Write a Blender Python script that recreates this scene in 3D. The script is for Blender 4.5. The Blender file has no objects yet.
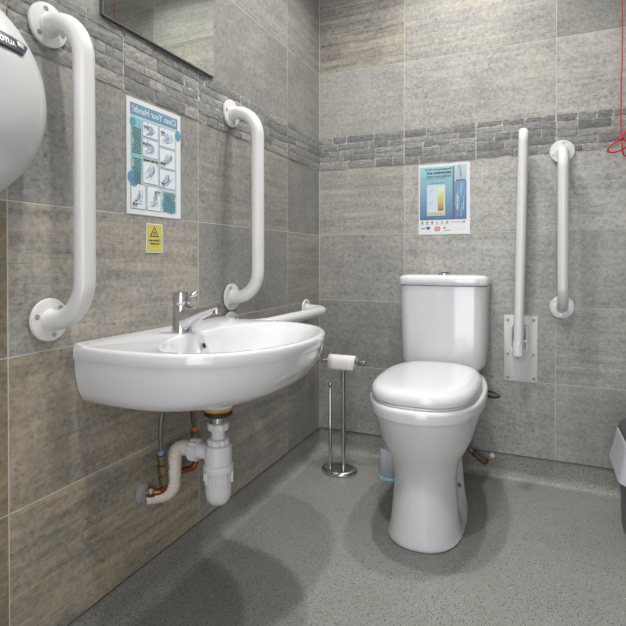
import bpy, bmesh, math, random
from mathutils import Vector, Matrix, noise
random.seed(7)
C = bpy.context.scene.collection
PI = math.pi

# ------------------------------------------------------------------ colour helpers
def s2l(c):
    return c/12.92 if c <= .04045 else ((c+.055)/1.055)**2.4
def rgb(r, g, b):
    return (s2l(r/255), s2l(g/255), s2l(b/255), 1)

# ------------------------------------------------------------------ materials
def newmat(name):
    m = bpy.data.materials.new(name); m.use_nodes = True
    nt = m.node_tree
    return m, nt, nt.nodes['Principled BSDF']
def N(nt, kind, **kw):
    n = nt.nodes.new(kind)
    for k, v in kw.items():
        if k.startswith('i_'):
            n.inputs[k[2:].replace('_', ' ')].default_value = v
        else: setattr(n, k, v)
    return n
def plain(name, col, rough=.5, metal=0, coat=0, var=.03, scale=12, bump=0, trans=0, spec=None):
    m, nt, b = newmat(name)
    tc = N(nt, 'ShaderNodeTexCoord')
    nz = N(nt, 'ShaderNodeTexNoise', i_Scale=scale, i_Detail=4.0)
    nt.links.new(tc.outputs['Object'], nz.inputs['Vector'])
    mix = N(nt, 'ShaderNodeMix', data_type='RGBA')
    mix.inputs[6].default_value = tuple(max(0, c*(1-var)) for c in col[:3])+(1,)
    mix.inputs[7].default_value = tuple(min(1, c*(1+var)) for c in col[:3])+(1,)
    nt.links.new(nz.outputs['Fac'], mix.inputs[0])
    nt.links.new(mix.outputs[2], b.inputs['Base Color'])
    b.inputs['Roughness'].default_value = rough
    b.inputs['Metallic'].default_value = metal
    b.inputs['Coat Weight'].default_value = coat
    b.inputs['Coat Roughness'].default_value = .03
    b.inputs['Transmission Weight'].default_value = trans
    if bump:
        bp = N(nt, 'ShaderNodeBump', i_Strength=bump, i_Distance=.001)
        nt.links.new(nz.outputs['Fac'], bp.inputs['Height']); nt.links.new(bp.outputs['Normal'], b.inputs['Normal'])
    return m

M = {}
M['ceramic'] = plain('glazed_white_ceramic', rgb(208, 208, 212), .09, coat=.6, var=.01)
M['seat_plastic'] = plain('white_seat_plastic', rgb(208, 209, 213), .14, coat=.4, var=.01)
M['rail'] = plain('white_powder_coat', rgb(208, 207, 206), .28, coat=.3, var=.02)
M['dryer'] = plain('white_dryer_shell', rgb(200, 200, 201), .3, coat=.3, var=.02)
M['chrome'] = plain('chrome', rgb(205, 206, 208), .09, metal=1, var=.02)
M['steel'] = plain('brushed_steel', rgb(170, 170, 170), .25, metal=1, var=.05)
M['braid'] = plain('braided_steel_hose', rgb(120, 118, 115), .4, metal=.8, var=.35, scale=400, bump=.5)
M['brass'] = plain('nickel_brass_valve', rgb(138, 124, 98), .32, metal=.9, var=.25, scale=60)
M['copper'] = plain('tarnished_copper', rgb(150, 82, 45), .38, metal=.85, var=.35, scale=70)
M['pvc'] = plain('white_plastic_waste', rgb(208, 207, 209), .35, var=.04)
M['pvc_old'] = plain('aged_plastic_pipe', rgb(205, 198, 190), .45, var=.12, scale=25)
M['rubber'] = plain('black_rubber', rgb(38, 36, 34), .6)
M['orange'] = plain('orange_ring', rgb(226, 120, 40), .5)
M['blue'] = plain('blue_ring', rgb(96, 130, 190), .5)
M['putty'] = plain('stained_sealing_washer', rgb(196, 148, 84), .6, var=.25, scale=60)
M['paper'] = plain('tissue_paper', rgb(222, 219, 216), .95, var=.02, scale=80, bump=.2)
M['card'] = plain('cardboard_core', rgb(150, 125, 98), .9)
M['dark'] = plain('dark_recess', rgb(30, 30, 32), .5)
M['screw'] = plain('screw_metal', rgb(175, 175, 175), .35, metal=1)
M['red'] = plain('red_cord', rgb(196, 22, 40), .55, var=.12, scale=300)
M['binbody'] = plain('dark_grey_bin_plastic', rgb(92, 93, 95), .45, var=.04)
M['binlid'] = plain('charcoal_bin_lid', rgb(72, 72, 76), .4, var=.04)
M['pot'] = plain('grey_translucent_plastic', rgb(168, 170, 178), .35, var=.05)
M['potblue'] = plain('pale_blue_plastic', rgb(150, 205, 225), .4)
M['ceiling'] = plain('white_ceiling_paint', rgb(226, 225, 220), .9, var=.01)
M['door'] = plain('pale_grey_door_laminate', rgb(190, 190, 188), .5, var=.03)
M['grout'] = plain('pale_grout', rgb(188, 186, 181), .9, var=.06, scale=60)
M['grey_trim'] = plain('dark_sealant_and_gap_shade', rgb(78, 76, 72), .6)
M['badge'] = plain('dark_badge', rgb(44, 50, 62), .3, coat=.3)
M['badge_text_glint'] = plain('silver_lettering_and_glint', rgb(212, 214, 218), .3, metal=.4)
m, nt, b = newmat('white_plastic_bag'); M['bag'] = m
b.inputs['Base Color'].default_value = rgb(196, 199, 206); b.inputs['Roughness'].default_value = .35
b.inputs['Transmission Weight'].default_value = .25; b.inputs['Subsurface Weight'].default_value = .2
m, nt, b = newmat('clear_plastic'); M['clear'] = m
b.inputs['Base Color'].default_value = rgb(225, 228, 230); b.inputs['Roughness'].default_value = .15
b.inputs['Transmission Weight'].default_value = .7
m, nt, b = newmat('mirror_glass'); M['mirror'] = m
b.inputs['Base Color'].default_value = rgb(226, 230, 224); b.inputs['Metallic'].default_value = 1; b.inputs['Roughness'].default_value = .02
m, nt, b = newmat('lamp_diffuser'); M['lamp'] = m
b.inputs['Emission Color'].default_value = (1, .97, .92, 1); b.inputs['Emission Strength'].default_value = 6
# printed paper: the colours are stored per face of the print
m, nt, b = newmat('printed_paper'); M['print'] = m
at = N(nt, 'ShaderNodeVertexColor', layer_name='Col')
hs = N(nt, 'ShaderNodeHueSaturation'); hs.inputs['Saturation'].default_value = .8; hs.inputs['Value'].default_value = .78
nt.links.new(at.outputs['Color'], hs.inputs['Color']); nt.links.new(hs.outputs['Color'], b.inputs['Base Color']); b.inputs['Roughness'].default_value = .3

# --- stone-look wall tile: the attribute "Col" holds r = tone, g = stripes, b = brownness of each tile
def tile_material():
    m, nt, b = newmat('stone_effect_tile'); L = nt.links.new
    at = N(nt, 'ShaderNodeVertexColor', layer_name='Col'); sep = N(nt, 'ShaderNodeSeparateColor'); L(at.outputs['Color'], sep.inputs[0])
    tc = N(nt, 'ShaderNodeTexCoord')
    at2 = N(nt, 'ShaderNodeVertexColor', layer_name='Seed')
    sc = N(nt, 'ShaderNodeVectorMath', operation='SCALE'); L(at2.outputs['Color'], sc.inputs[0]); sc.inputs['Scale'].default_value = 9
    ad = N(nt, 'ShaderNodeVectorMath', operation='ADD'); L(tc.outputs['Object'], ad.inputs[0]); L(sc.outputs[0], ad.inputs[1])
    def math_(op, a, bb, cl=False):
        n = N(nt, 'ShaderNodeMath', operation=op); n.use_clamp = cl
        for i, v in enumerate((a, bb)):
            if isinstance(v, (int, float)): n.inputs[i].default_value = v
            elif v is not None: L(v, n.inputs[i])
        return n.outputs[0]
    def nz(scale, detail, mp=None, rough=.6, dist=0):
        n = N(nt, 'ShaderNodeTexNoise', i_Scale=scale, i_Detail=detail, i_Roughness=rough, i_Distortion=dist)
        if mp:
            mm = N(nt, 'ShaderNodeMapping'); mm.inputs['Scale'].default_value = mp; L(ad.outputs[0], mm.inputs[0]); L(mm.outputs[0], n.inputs['Vector'])
        else: L(ad.outputs[0], n.inputs['Vector'])
        return n.outputs['Fac']
    cloud = nz(6, 6, rough=.65); fine = nz(70, 7, rough=.78); speck = nz(1, 4, (70, 70, 130), .75)
    stripe = nz(1, 7, (2.2, 2.2, 42), .66, .3); streak = nz(1, 5, (9, 9, 190), .75, .3)
    def ramp(src, a, bb):
        n = N(nt, 'ShaderNodeMapRange'); n.clamp = True
        n.inputs[1].default_value = a; n.inputs[2].default_value = bb; L(src, n.inputs[0]); return n.outputs[0]
    # brightness factor
    v = math_('MULTIPLY', math_('SUBTRACT', cloud, .5), .75)
    v = math_('ADD', v, math_('MULTIPLY', math_('SUBTRACT', fine, .5), 1.7))
    v = math_('SUBTRACT', v, math_('MULTIPLY', ramp(speck, .57, .64), .34))
    st = math_('ADD', math_('MULTIPLY', math_('SUBTRACT', stripe, .5), 3.0), math_('MULTIPLY', math_('SUBTRACT', streak, .5), 1.3))
    v = math_('ADD', v, math_('MULTIPLY', st, math_('ADD', sep.outputs[1], .06)))
    tone = math_('MULTIPLY', sep.outputs[0], 1.12)
    fac = math_('MULTIPLY', tone, math_('ADD', v, 1.0))
    grey = N(nt, 'ShaderNodeRGB'); grey.outputs[0].default_value = (1.0, .985, .945, 1)
    brn = N(nt, 'ShaderNodeRGB'); brn.outputs[0].default_value = (1.12, .90, .60, 1)
    # brown stripes and patches
    bm_ = math_('MULTIPLY', ramp(stripe, .50, .68), sep.outputs[1])
    bm_ = math_('MULTIPLY', bm_, .75)
    bm2 = math_('MULTIPLY', sep.outputs[2], math_('ADD', ramp(cloud, .3, .65), .45))
    bmix = math_('ADD', math_('MULTIPLY', bm_, .7), bm2, True)
    spk = math_('MULTIPLY', ramp(speck, .57, .66), .45)
    bmix = math_('ADD', bmix, spk, True)
    mx = N(nt, 'ShaderNodeMix', data_type='RGBA'); L(bmix, mx.inputs[0]); L(grey.outputs[0], mx.inputs[6]); L(brn.outputs[0], mx.inputs[7])
    sv = N(nt, 'ShaderNodeVectorMath', operation='SCALE'); L(mx.outputs[2], sv.inputs[0]); L(fac, sv.inputs['Scale'])
    L(sv.outputs[0], b.inputs['Base Color'])
    b.inputs['Roughness'].default_value = .42
    bp = N(nt, 'ShaderNodeBump', i_Strength=.25, i_Distance=.001); L(fine, bp.inputs['Height']); L(bp.outputs[0], b.inputs['Normal'])
    return m
M['tile'] = tile_material()

def stone_material():
    m, nt, b = newmat('split_face_stone'); L = nt.links.new
    at = N(nt, 'ShaderNodeVertexColor', layer_name='Col')
    tc = N(nt, 'ShaderNodeTexCoord')
    mp = N(nt, 'ShaderNodeMapping'); mp.inputs['Scale'].default_value = (1, 1, 2.2); L(tc.outputs['Object'], mp.inputs[0])
    n1 = N(nt, 'ShaderNodeTexNoise', i_Scale=60.0, i_Detail=8.0, i_Roughness=.78); L(mp.outputs[0], n1.inputs['Vector'])
    r = N(nt, 'ShaderNodeMapRange'); r.inputs[1].default_value = .3; r.inputs[2].default_value = .7; r.inputs[3].default_value = .3; r.inputs[4].default_value = 1.7
    L(n1.outputs['Fac'], r.inputs[0])
    sv = N(nt, 'ShaderNodeVectorMath', operation='SCALE'); L(at.outputs['Color'], sv.inputs[0]); L(r.outputs[0], sv.inputs['Scale'])
    L(sv.outputs[0], b.inputs['Base Color']); b.inputs['Roughness'].default_value = .75
    bp = N(nt, 'ShaderNodeBump', i_Strength=.6, i_Distance=.003); L(n1.outputs['Fac'], bp.inputs['Height']); L(bp.outputs[0], b.inputs['Normal'])
    return m
M['stone'] = stone_material()

def floor_material():
    m, nt, b = newmat('speckled_safety_vinyl'); L = nt.links.new
    tc = N(nt, 'ShaderNodeTexCoord')
    def nz(scale, detail, rough=.5):
        n = N(nt, 'ShaderNodeTexNoise', i_Scale=scale, i_Detail=detail, i_Roughness=rough); L(tc.outputs['Object'], n.inputs['Vector']); return n.outputs['Fac']
    def mr(src, a, bb, c=0, d=1):
        n = N(nt, 'ShaderNodeMapRange'); n.clamp = True
        for i, v in enumerate((a, bb, c, d)): n.inputs[i+1].default_value = v
        L(src, n.inputs[0]); return n.outputs[0]
    def mix(f, a, bb):
        n = N(nt, 'ShaderNodeMix', data_type='RGBA'); L(f, n.inputs[0])
        for i, v in ((6, a), (7, bb)):
            if isinstance(v, tuple): n.inputs[i].default_value = v
            else: L(v, n.inputs[i])
        return n.outputs[2]
    base = mix(mr(nz(3, 4), .35, .65), rgb(138, 137, 133), rgb(150, 149, 145))
    base = mix(mr(nz(320, 2), .40, .62), rgb(118, 117, 113), base)
    vo = N(nt, 'ShaderNodeTexVoronoi', i_Scale=150.0); L(tc.outputs['Object'], vo.inputs['Vector'])
    base = mix(mr(vo.outputs['Distance'], .20, .28), rgb(62, 58, 53), base)
    vo2 = N(nt, 'ShaderNodeTexVoronoi', i_Scale=90.0); L(tc.outputs['Object'], vo2.inputs['Vector'])
    base = mix(mr(vo2.outputs['Distance'], .10, .2), rgb(168, 166, 162), base)
    # brownish worn dirt in one patch near the wall
    dirt = nz(9, 5, .7)
    base = mix(mr(dirt, .62, .80, 0, .35), base, rgb(92, 74, 52))
    L(base, b.inputs['Base Color'])
    b.inputs['Roughness'].default_value = .44
    b.inputs['Specular IOR Level'].default_value = .45
    bp = N(nt, 'ShaderNodeBump', i_Strength=.2, i_Distance=.0006); L(nz(170, 2), bp.inputs['Height']); L(bp.outputs[0], b.inputs['Normal'])
    return m
M['floor'] = floor_material()

# ------------------------------------------------------------------ mesh helpers
class MB:
    def __init__(s):
        s.bm = bmesh.new(); s.col = None; s.seed = None
    def cols(s):
        s.col = s.bm.loops.layers.float_color.new('Col'); return s
    def face(s, vs, col=None, mi=0, cols=None):
        try: f = s.bm.faces.new(vs)
        except ValueError: return None
        f.material_index = mi
        if s.col is not None:
            for i, l in enumerate(f.loops):
                c = cols[i] if cols else col
                l[s.col] = c
        return f
    def loft(s, rings, close=True, cap0=True, cap1=True, mi=0):
        R = [[s.bm.verts.new(p) for p in r] for r in rings]
        n = len(R[0])
        for a, b in zip(R, R[1:]):
            for i in range(n if close else n-1):
                j = (i+1) % n
                f = s.bm.faces.new((a[i], a[j], b[j], b[i])); f.material_index = mi
        if cap0: s.bm.faces.new(R[0][::-1]).material_index = mi
        if cap1: s.bm.faces.new(R[-1]).material_index = mi
        return s
    def tube(s, pts, r, n=14, caps=True, mi=0):
        pts = [Vector(p) for p in pts]
        rs = r if isinstance(r, (list, tuple)) else [r]*len(pts)
        rings = []; up = None
        for i, p in enumerate(pts):
            if i == 0: t = pts[1]-p
            elif i == len(pts)-1: t = p-pts[i-1]
            else: t = (pts[i+1]-p).normalized()+(p-pts[i-1]).normalized()
            t.normalize()
            if up is None:
                a = Vector((0, 0, 1)) if abs(t.z) < .9 else Vector((1, 0, 0))
                up = (a-t*a.dot(t)).normalized()
            else: up = (up-t*up.dot(t)).normalized()
            sd = t.cross(up)
            rings.append([p+(up*math.cos(2*PI*k/n)+sd*math.sin(2*PI*k/n))*rs[i] for k in range(n)])
        return s.loft(rings, cap0=caps, cap1=caps, mi=mi)
    def lathe(s, prof, o=(0, 0, 0), ax=(0, 0, 1), n=32, mi=0):
        # prof: (radius, height) pairs
        ax = Vector(ax).normalized(); o = Vector(o)
        a = Vector((1, 0, 0)) if abs(ax.x) < .9 else Vector((0, 1, 0))
        u = (a-ax*a.dot(ax)).normalized(); w = ax.cross(u)
        rings = [[o+ax*h+(u*math.cos(2*PI*k/n)+w*math.sin(2*PI*k/n))*max(r, 1e-5) for k in range(n)] for r, h in prof]
        return s.loft(rings, mi=mi)
    def box(s, c, d, bev=0, seg=2, mi=0, rot=None):
        m = bmesh.new(); bmesh.ops.create_cube(m, size=1)
        for v in m.verts: v.co = Vector((v.co.x*d[0], v.co.y*d[1], v.co.z*d[2]))
        if bev: bmesh.ops.bevel(m, geom=list(m.edges), offset=bev, segments=seg, profile=.5, affect='EDGES')
        mt = Matrix.Translation(c) @ (rot.to_4x4() if rot else Matrix.Identity(4))
        mp = {v: s.bm.verts.new(mt @ v.co) for v in m.verts}
        for f in m.faces: s.bm.faces.new([mp[v] for v in f.verts]).material_index = mi
        m.free(); return s
    def build(s, name, mat, parent=None, smooth=True, angle=42, fix=True):
        if fix: bmesh.ops.recalc_face_normals(s.bm, faces=list(s.bm.faces))
        me = bpy.data.meshes.new(name); s.bm.to_mesh(me); s.bm.free()
        for mm in (mat if isinstance(mat, list) else [mat]): me.materials.append(mm)
        if smooth:
            me.polygons.foreach_set('use_smooth', [True]*len(me.polygons))
            me.set_sharp_from_angle(angle=math.radians(angle))
        o = bpy.data.objects.new(name, me); C.objects.link(o)
        if parent is not None:
            o.parent = parent
            base = parent
            off = Vector()
            while base is not None:
                off += base.location; base = base.parent
            o.location = -off if not parent.get('_m') else -off
        return o
def tag(o, label, cat, group=None):
    o['label'] = label; o['category'] = cat
    if group: o['group'] = group
    return o
def thing(name, label, cat, loc, group=None):
    # an Empty at the thing's base; parts are modelled in world coordinates and shifted back by build()
    o = bpy.data.objects.new(name, None); o.empty_display_size = .05; C.objects.link(o); o.location = loc
    return tag(o, label, cat, group)
def struct(o): o['kind'] = 'structure'; return o
def plabel(o, t): o['label'] = t; return o

def catmull(pts, n=8, closed=False):
    P = [Vector(p) for p in pts]; out = []
    m = len(P)
    for i in range(m if closed else m-1):
        if closed: a, b, c, d = P[(i-1) % m], P[i], P[(i+1) % m], P[(i+2) % m]
        else: a, b, c, d = P[max(i-1, 0)], P[i], P[i+1], P[min(i+2, m-1)]
        for k in range(n):
            t = k/n
            out.append(.5*((2*b)+(c-a)*t+(2*a-5*b+4*c-d)*t*t+(3*b-a-3*c+d)*t**3))
    if not closed: out.append(P[-1])
    return out
def bend_path(pts, rad, n=8):
    # polyline with rounded corners
    P = [Vector(p) for p in pts]; out = [P[0]]
    for i in range(1, len(P)-1):
        a = (P[i-1]-P[i]).normalized(); b = (P[i+1]-P[i]).normalized()
        ang = a.angle(b); d = rad/math.tan(ang/2)
        s_, e_ = P[i]+a*d, P[i]+b*d
        c = P[i]+(a+b).normalized()*(rad/math.sin(ang/2))
        va, vb = s_-c, e_-c
        for k in range(n+1):
            t = k/n; om = va.angle(vb)
            out.append(c+(va*math.sin((1-t)*om)+vb*math.sin(t*om))/math.sin(om))
    out.append(P[-1]); return out

# ------------------------------------------------------------------ the room
RX, RY, RZ = 1.56, -2.62, 2.5
ROWS = [(.1, .4015), (.4015, .703), (.703, 1.0045), (1.0045, 1.306), (1.456, 1.753), (1.753, 2.053), (2.053, 2.353), (2.353, RZ)]
G = .001
def tilecol(tone, stripe, brown): return (tone, stripe, brown, 1)
LEFT = {  # (row, col): tone, stripe, brown     rows from the floor, columns from the corner
 (0,0):(.23,.15,.1),(0,1):(.24,.3,.16),(0,2):(.25,.60,.55),(0,3):(.19,.3,.9),
 (1,0):(.22,.1,.05),(1,1):(.225,.2,.10),(1,2):(.25,.32,.55),(1,3):(.18,.3,.9),
 (2,0):(.235,.35,.15),(2,1):(.205,.05,.05),(2,2):(.265,.34,.24),(2,3):(.17,.2,.9),
 (3,0):(.19,.05,.02),(3,1):(.225,.32,.14),(3,2):(.235,.08,.05),(3,3):(.23,.1,.1),
 (4,0):(.225,.15,.03),(4,1):(.225,.12,.02),(4,2):(.26,.15,.02),(4,3):(.28,.2,.03),
 (5,0):(.25,.35,.06),(5,1):(.26,.3,.05)}
BACK = {
 (0,0):(.24,.1,.05),(0,1):(.27,.08,.03),(0,2):(.25,.1,.02),
 (1,0):(.225,.05,.04),(1,1):(.28,.1,.02),(1,2):(.27,.28,.06),
 (2,0):(.26,.08,.06),(2,1):(.30,.12,.03),(2,2):(.245,.05,.03),
 (3,0):(.29,.3,.1),(3,1):(.32,.16,.05),(3,2):(.31,.22,.03),
 (4,0):(.30,.08,.04),(4,1):(.30,.18,.08),(4,2):(.33,.18,.04),
 (5,0):(.26,.60,.25),(5,1):(.275,.35,.1),(5,2):(.23,.08,.05)}
def tiled_wall(name, org, ax, nrm, first, length, table, z0=.1):
    """a run of 600x300 tiles on a grout bed; ax = direction along the wall, nrm = into the room"""
    mb = MB().cols(); seed = mb.bm.loops.layers.float_color.new('Seed'); bm = mb.bm
    ax, nrm, org = Vector(ax), Vector(nrm), Vector(org)
    def quadbox(a0, a1, z0, z1, col, sd, mi, d0, d1):
        bv = .0006 if mi == 0 else 0
        def P(a, z, d): return bm.verts.new(org+ax*a+Vector((0, 0, z))+nrm*d)
        o = [P(a0, z0, d0), P(a1, z0, d0), P(a1, z1, d0), P(a0, z1, d0)]
        m_ = [P(a0, z0, d1-bv), P(a1, z0, d1-bv), P(a1, z1, d1-bv), P(a0, z1, d1-bv)]
        t = [P(a0+bv, z0+bv, d1), P(a1-bv, z0+bv, d1), P(a1-bv, z1-bv, d1), P(a0+bv, z1-bv, d1)]
        fs = [bm.faces.new(t)]
        for i in range(4):
            j = (i+1) % 4
            fs.append(bm.faces.new((o[i], o[j], m_[j], m_[i]))); fs.append(bm.faces.new((m_[i], m_[j], t[j], t[i])))
        if mi == 1: fs.append(bm.faces.new(o[::-1]))
        for f in fs:
            f.material_index = mi
            for l in f.loops: l[mb.col] = col; l[seed] = sd
    cols = [(0, first)]; a = first
    while a < length-1e-4:
        cols.append((a, min(a+.6, length))); a += .6
    quadbox(0, length, z0, RZ, (1, 1, 1, 1), (0, 0, 0, 1), 1, -.02, -.0005)
    for r, (za, zb) in enumerate(ROWS):
        for c, (a0, a1) in enumerate(cols):
            rnd = random.Random(hash((name, r, c)) % 9973 if False else (len(name)*131+r*17+c*7))
            if (r, c) in table: col = tilecol(*table[(r, c)])
            else: col = tilecol(.26+rnd.random()*.09, rnd.random()*.4, .02+rnd.random()*.06)
            sd = (rnd.random(), rnd.random(), rnd.random(), 1)
            quadbox(a0+G, a1-G, za+G, zb-G, col, sd, 0, -.008, 0)
    o = mb.build(name, [M['tile'], M['grout']], smooth=False)
    return struct(o)
tiled_wall('wall_left', (0, 0, 0), (0, -1, 0), (1, 0, 0), .337, -RY, LEFT)
tiled_wall('wall_back', (0, 0, 0), (1, 0, 0), (0, -1, 0), .403, RX, BACK)
tiled_wall('wall_right', (RX, 0, 0), (0, -1, 0), (-1, 0, 0), .30, -RY, {})

def front_wall():
    # wall behind the camera with the doorway
    mb = MB()
    x0, x1, h = .45, 1.40, 2.05
    mb.box((x0/2, RY-.05, RZ/2), (x0, .1, RZ)); mb.box(((x1+RX)/2, RY-.05, RZ/2), (RX-x1, .1, RZ))
    mb.box(((x0+x1)/2, RY-.05, (h+RZ)/2), (x1-x0, .1, RZ-h))
    struct(mb.build('wall_front', M['ceiling'], smooth=False))
    d = MB().box((x1+.03, RY-.12-(x1-x0-.09)/2, h/2+.003), (.044, x1-x0-.09, h-.05), .002)
    do = struct(d.build('door_1', M['door'], smooth=False))
    f = MB(); 
    f.box((x0+.02, RY-.03, h/2), (.04, .12, h), .003); f.box((x1-.02, RY-.03, h/2), (.04, .12, h), .003); f.box(((x0+x1)/2, RY-.03, h-.02), (x1-x0-.08, .12, .04), .003)
    f.build('door_frame', M['door'], do)
    hd = MB().tube(bend_path([(x1+.008, RY-.86, 1.02), (x1-.045, RY-.86, 1.02), (x1-.045, RY-.74, 1.02)], .012, 5), .009)
    hd.build('door_handle', M['steel'], do)
front_wall()
struct(MB().box((RX/2, RY/2, RZ+.03), (RX+.2, -RY+.2, .06)).build('ceiling', M['ceiling'], smooth=False))

def floor_with_cove():
    mb = MB(); r = .038
    prof = [(r-r*math.sin(t), r-r*math.cos(t)) for t in [k*PI/2/8 for k in range(9)]]  # from flat (offset r) up to vertical
    prof = [(off, z) for off, z in prof]+[(0, .0985), (-.006, .0985)]
    def loop(off, z):
        e = -.002
        return [(off+e, RY-.12, z), (off+e, -off-e, z), (RX-off-e, -off-e, z), (RX-off-e, RY-.12, z)]
    rings = [loop(o_, z) for o_, z in prof]
    mb.loft(rings, close=False, cap0=False, cap1=False)
    a = [mb.bm.verts.new(p) for p in loop(r, 0)]
    mb.bm.faces.new(a)
    bmesh.ops.remove_doubles(mb.bm, verts=list(mb.bm.verts), dist=1e-5)
    # underside so the vinyl has thickness
    bot = [mb.bm.verts.new(p) for p in [(-.01, RY-.12, -.02), (-.01, .01, -.02), (RX+.01, .01, -.02), (RX+.01, RY-.12, -.02)]]
    mb.bm.faces.new(bot[::-1])
    o = mb.build('floor', M['floor'], smooth=True, angle=30, fix=False)
    for p in o.data.polygons:
        pass
    return struct(o)
fl = floor_with_cove()
# thin dark strip painting the gap shadow between tiles and cove
t_ = MB()
t_.box((-.001, RY/2, .0995), (.004, -RY, .003)); t_.box((RX/2, .001, .0995), (RX, .004, .003)); t_.box((RX+.001, RY/2, .0995), (.004, -RY, .003))
struct(t_.build('trim_4', M['grey_trim'], smooth=False))

def stone_band(name, org, ax, nrm, length, seedn, detail=.009):
    rnd = random.Random(seedn); mb = MB().cols(); bm = mb.bm
    ax, nrm, org = Vector(ax), Vector(nrm), Vector(org)
    z0, z1 = 1.306, 1.456
    rowh = [.034, .026, .032, .024, .034]
    z = z0
    greys = [rgb(130, 129, 127), rgb(122, 122, 121), rgb(136, 135, 132), rgb(126, 125, 122), rgb(116, 116, 116), rgb(144, 142, 138)]
    gv = [bm.verts.new(org+ax*a_+Vector((0, 0, z_))+nrm*.0006) for a_, z_ in ((0, z0), (length, z0), (length, z1), (0, z1))]
    mb.face(gv, rgb(176, 174, 169))
    start = (.403 if ax.x > .5 else .337)
    joints = [0, start]
    while joints[-1] < length: joints.append(min(joints[-1]+.3, length))
    for s0, s1 in zip(joints, joints[1:]):
        hs = rowh[:]; rnd.shuffle(hs); z = z0
        for h in hs:
            a = s0+.001
            while a < s1-.001:
                w = rnd.uniform(.05, .16)
                if s1-(a+w) < .035: w = s1-a-.001
                dep = rnd.uniform(.0022, .0045); col = list(rnd.choice(greys))
                k = rnd.uniform(.88, 1.15); col = [c*k for c in col[:3]]; col = [c*.93 for c in col]
                if rnd.random() < .02 and ax.x < .5: col = [col[0]*1.25, col[1]*1.05, col[2]*.8]
                col = tuple(col)+(1,)
                nx = max(2, int(w/detail)); nz_ = max(2, int(h/detail))
                g = .0014
                z_top = z+h; jag = rnd.uniform(-.002, .002)
                rows_ = []
                for j in range(nz_+1):
                    rr = []
                    for i in range(nx+1):
                        u = a+g+(w-2*g)*i/nx; zz = z+g+(h-2*g)*j/nz_
                        edge = (i in (0, nx)) or (j in (0, nz_))
                        nv = noise.noise(Vector((u*38+seedn*3, zz*70, seedn)))*.0016+noise.noise(Vector((u*110, zz*140, seedn+5)))*.001
                        d = dep+nv-(.0015 if edge else 0)
                        if edge:
                            zz += noise.noise(Vector((u*60, zz*50, 9)))*.0016
                        rr.append(org+ax*u+Vector((0, 0, min(max(zz, z0), z1)))+nrm*d)
                    rows_.append(rr)
                V = [[bm.verts.new(p) for p in rr] for rr in rows_]
                for j in range(nz_):
                    for i in range(nx): mb.face((V[j][i], V[j][i+1], V[j+1][i+1], V[j+1][i]), col)
                ring = V[0][:]+[V[j][-1] for j in range(1, nz_+1)]+V[-1][-2::-1]+[V[j][0] for j in range(nz_-1, 0, -1)]
                back = [bm.verts.new(v.co-nrm*(nrm.dot(v.co-org)+.006)) for v in ring]
                for i in range(len(ring)):
                    j = (i+1) % len(ring); mb.face((ring[i], back[i], back[j], ring[j]), col)
                a += w
            z += h
    return struct(mb.build(name, M['stone'], smooth=True, angle=35, fix=False))
stone_band('trim_1', (0, 0, 0), (0, -1, 0), (1, 0, 0), 2.6, 3)
stone_band('trim_2', (0, 0, 0), (1, 0, 0), (0, -1, 0), RX, 5)
stone_band('trim_3', (RX, 0, 0), (0, -1, 0), (-1, 0, 0), 2.6, 8, .03)
# light grout line where the two tiled walls meet
struct(MB().box((.001, -.001, (RZ+.1)/2), (.0022, .0022, RZ-.1)).build('trim_5', M['grout'], smooth=False))

# ------------------------------------------------------------------ ceiling downlights (out of the frame)
def lamp(x, y, w, label, size=.09):
    t = thing('ceiling_light', label, 'ceiling light', (x, y, RZ), 'recessed downlights')
    MB().lathe([(.062, 0), (.062, -.006), (.050, -.008), (.046, -.002), (.046, 0)], (x, y, RZ)).build('frame', M['steel'], t)
    MB().lathe([(.045, -.001), (.045, -.004), (.0, -.0045)], (x, y, RZ)).build('diffuser', M['lamp'], t)
    ld = bpy.data.lights.new('downlight', 'AREA'); ld.shape = 'DISK'; ld.size = size; ld.energy = w; ld.spread = math.radians(125); ld.color = (1, .985, .955)
    lo = bpy.data.objects.new('downlight', ld); C.objects.link(lo); lo.parent = t; lo.location = (0, 0, -.012)
lamp(.45, -.70, 6.5, 'white recessed downlight above the washbasin')
lamp(.78, -.42, 5, 'white recessed downlight above the toilet')
lamp(.62, -1.62, 8, 'white recessed downlight near the doorway')

# ------------------------------------------------------------------ grab rails
def flange(parent, o, nrm, up, nscrew, phase):
    nrm, up, o = Vector(nrm), Vector(up), Vector(o)
    f = MB().lathe([(.0445, 0), (.0445, .004), (.0435, .0058), (.041, .0065), (.0235, .0072), (.0225, .0115), (.021, .012)], o, nrm, 40).build('flange', M['rail'], parent)
    side = nrm.cross(up)
    for k in range(3):
        a = phase+2*PI*k/3
        c = o+(up*math.cos(a)+side*math.sin(a))*.0325+nrm*.0058
        MB().lathe([(.0055, 0), (.0055, .0015), (.0045, .0019), (.0016, .0011), (0, .001)], c, nrm, 14).build('screw', M['screw'], f)
def rail(name, label, a, b, nrm, phase=.3, off=.102, rad=.0205, bend=.085):
    a, b, nrm = Vector(a), Vector(b), Vector(nrm); up = (b-a).normalized()
    t = thing(name, label, 'grab rail', a, 'white fixed grab rails')
    a, b = a+nrm*.0045, b+nrm*.0045
    path = bend_path([a+nrm*.002, a+nrm*off, b+nrm*off, b+nrm*.002], bend, 12)
    MB().tube(path, rad, 24).build('rail_tube', M['rail'], t)
    flange(t, a, nrm, up, 3, phase); flange(t, b, nrm, up, 3, PI+phase)
    return t
rail('grab_rail', 'large white vertical grab rail beside the hand dryer on the left wall', (0, -1.452, .767), (0, -1.452, 1.372), (1, 0, 0), 1.3)
rail('grab_rail', 'white vertical grab rail on the left wall between hand washing poster and corner', (0, -.766, .767), (0, -.766, 1.373), (1, 0, 0), .4)
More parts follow.
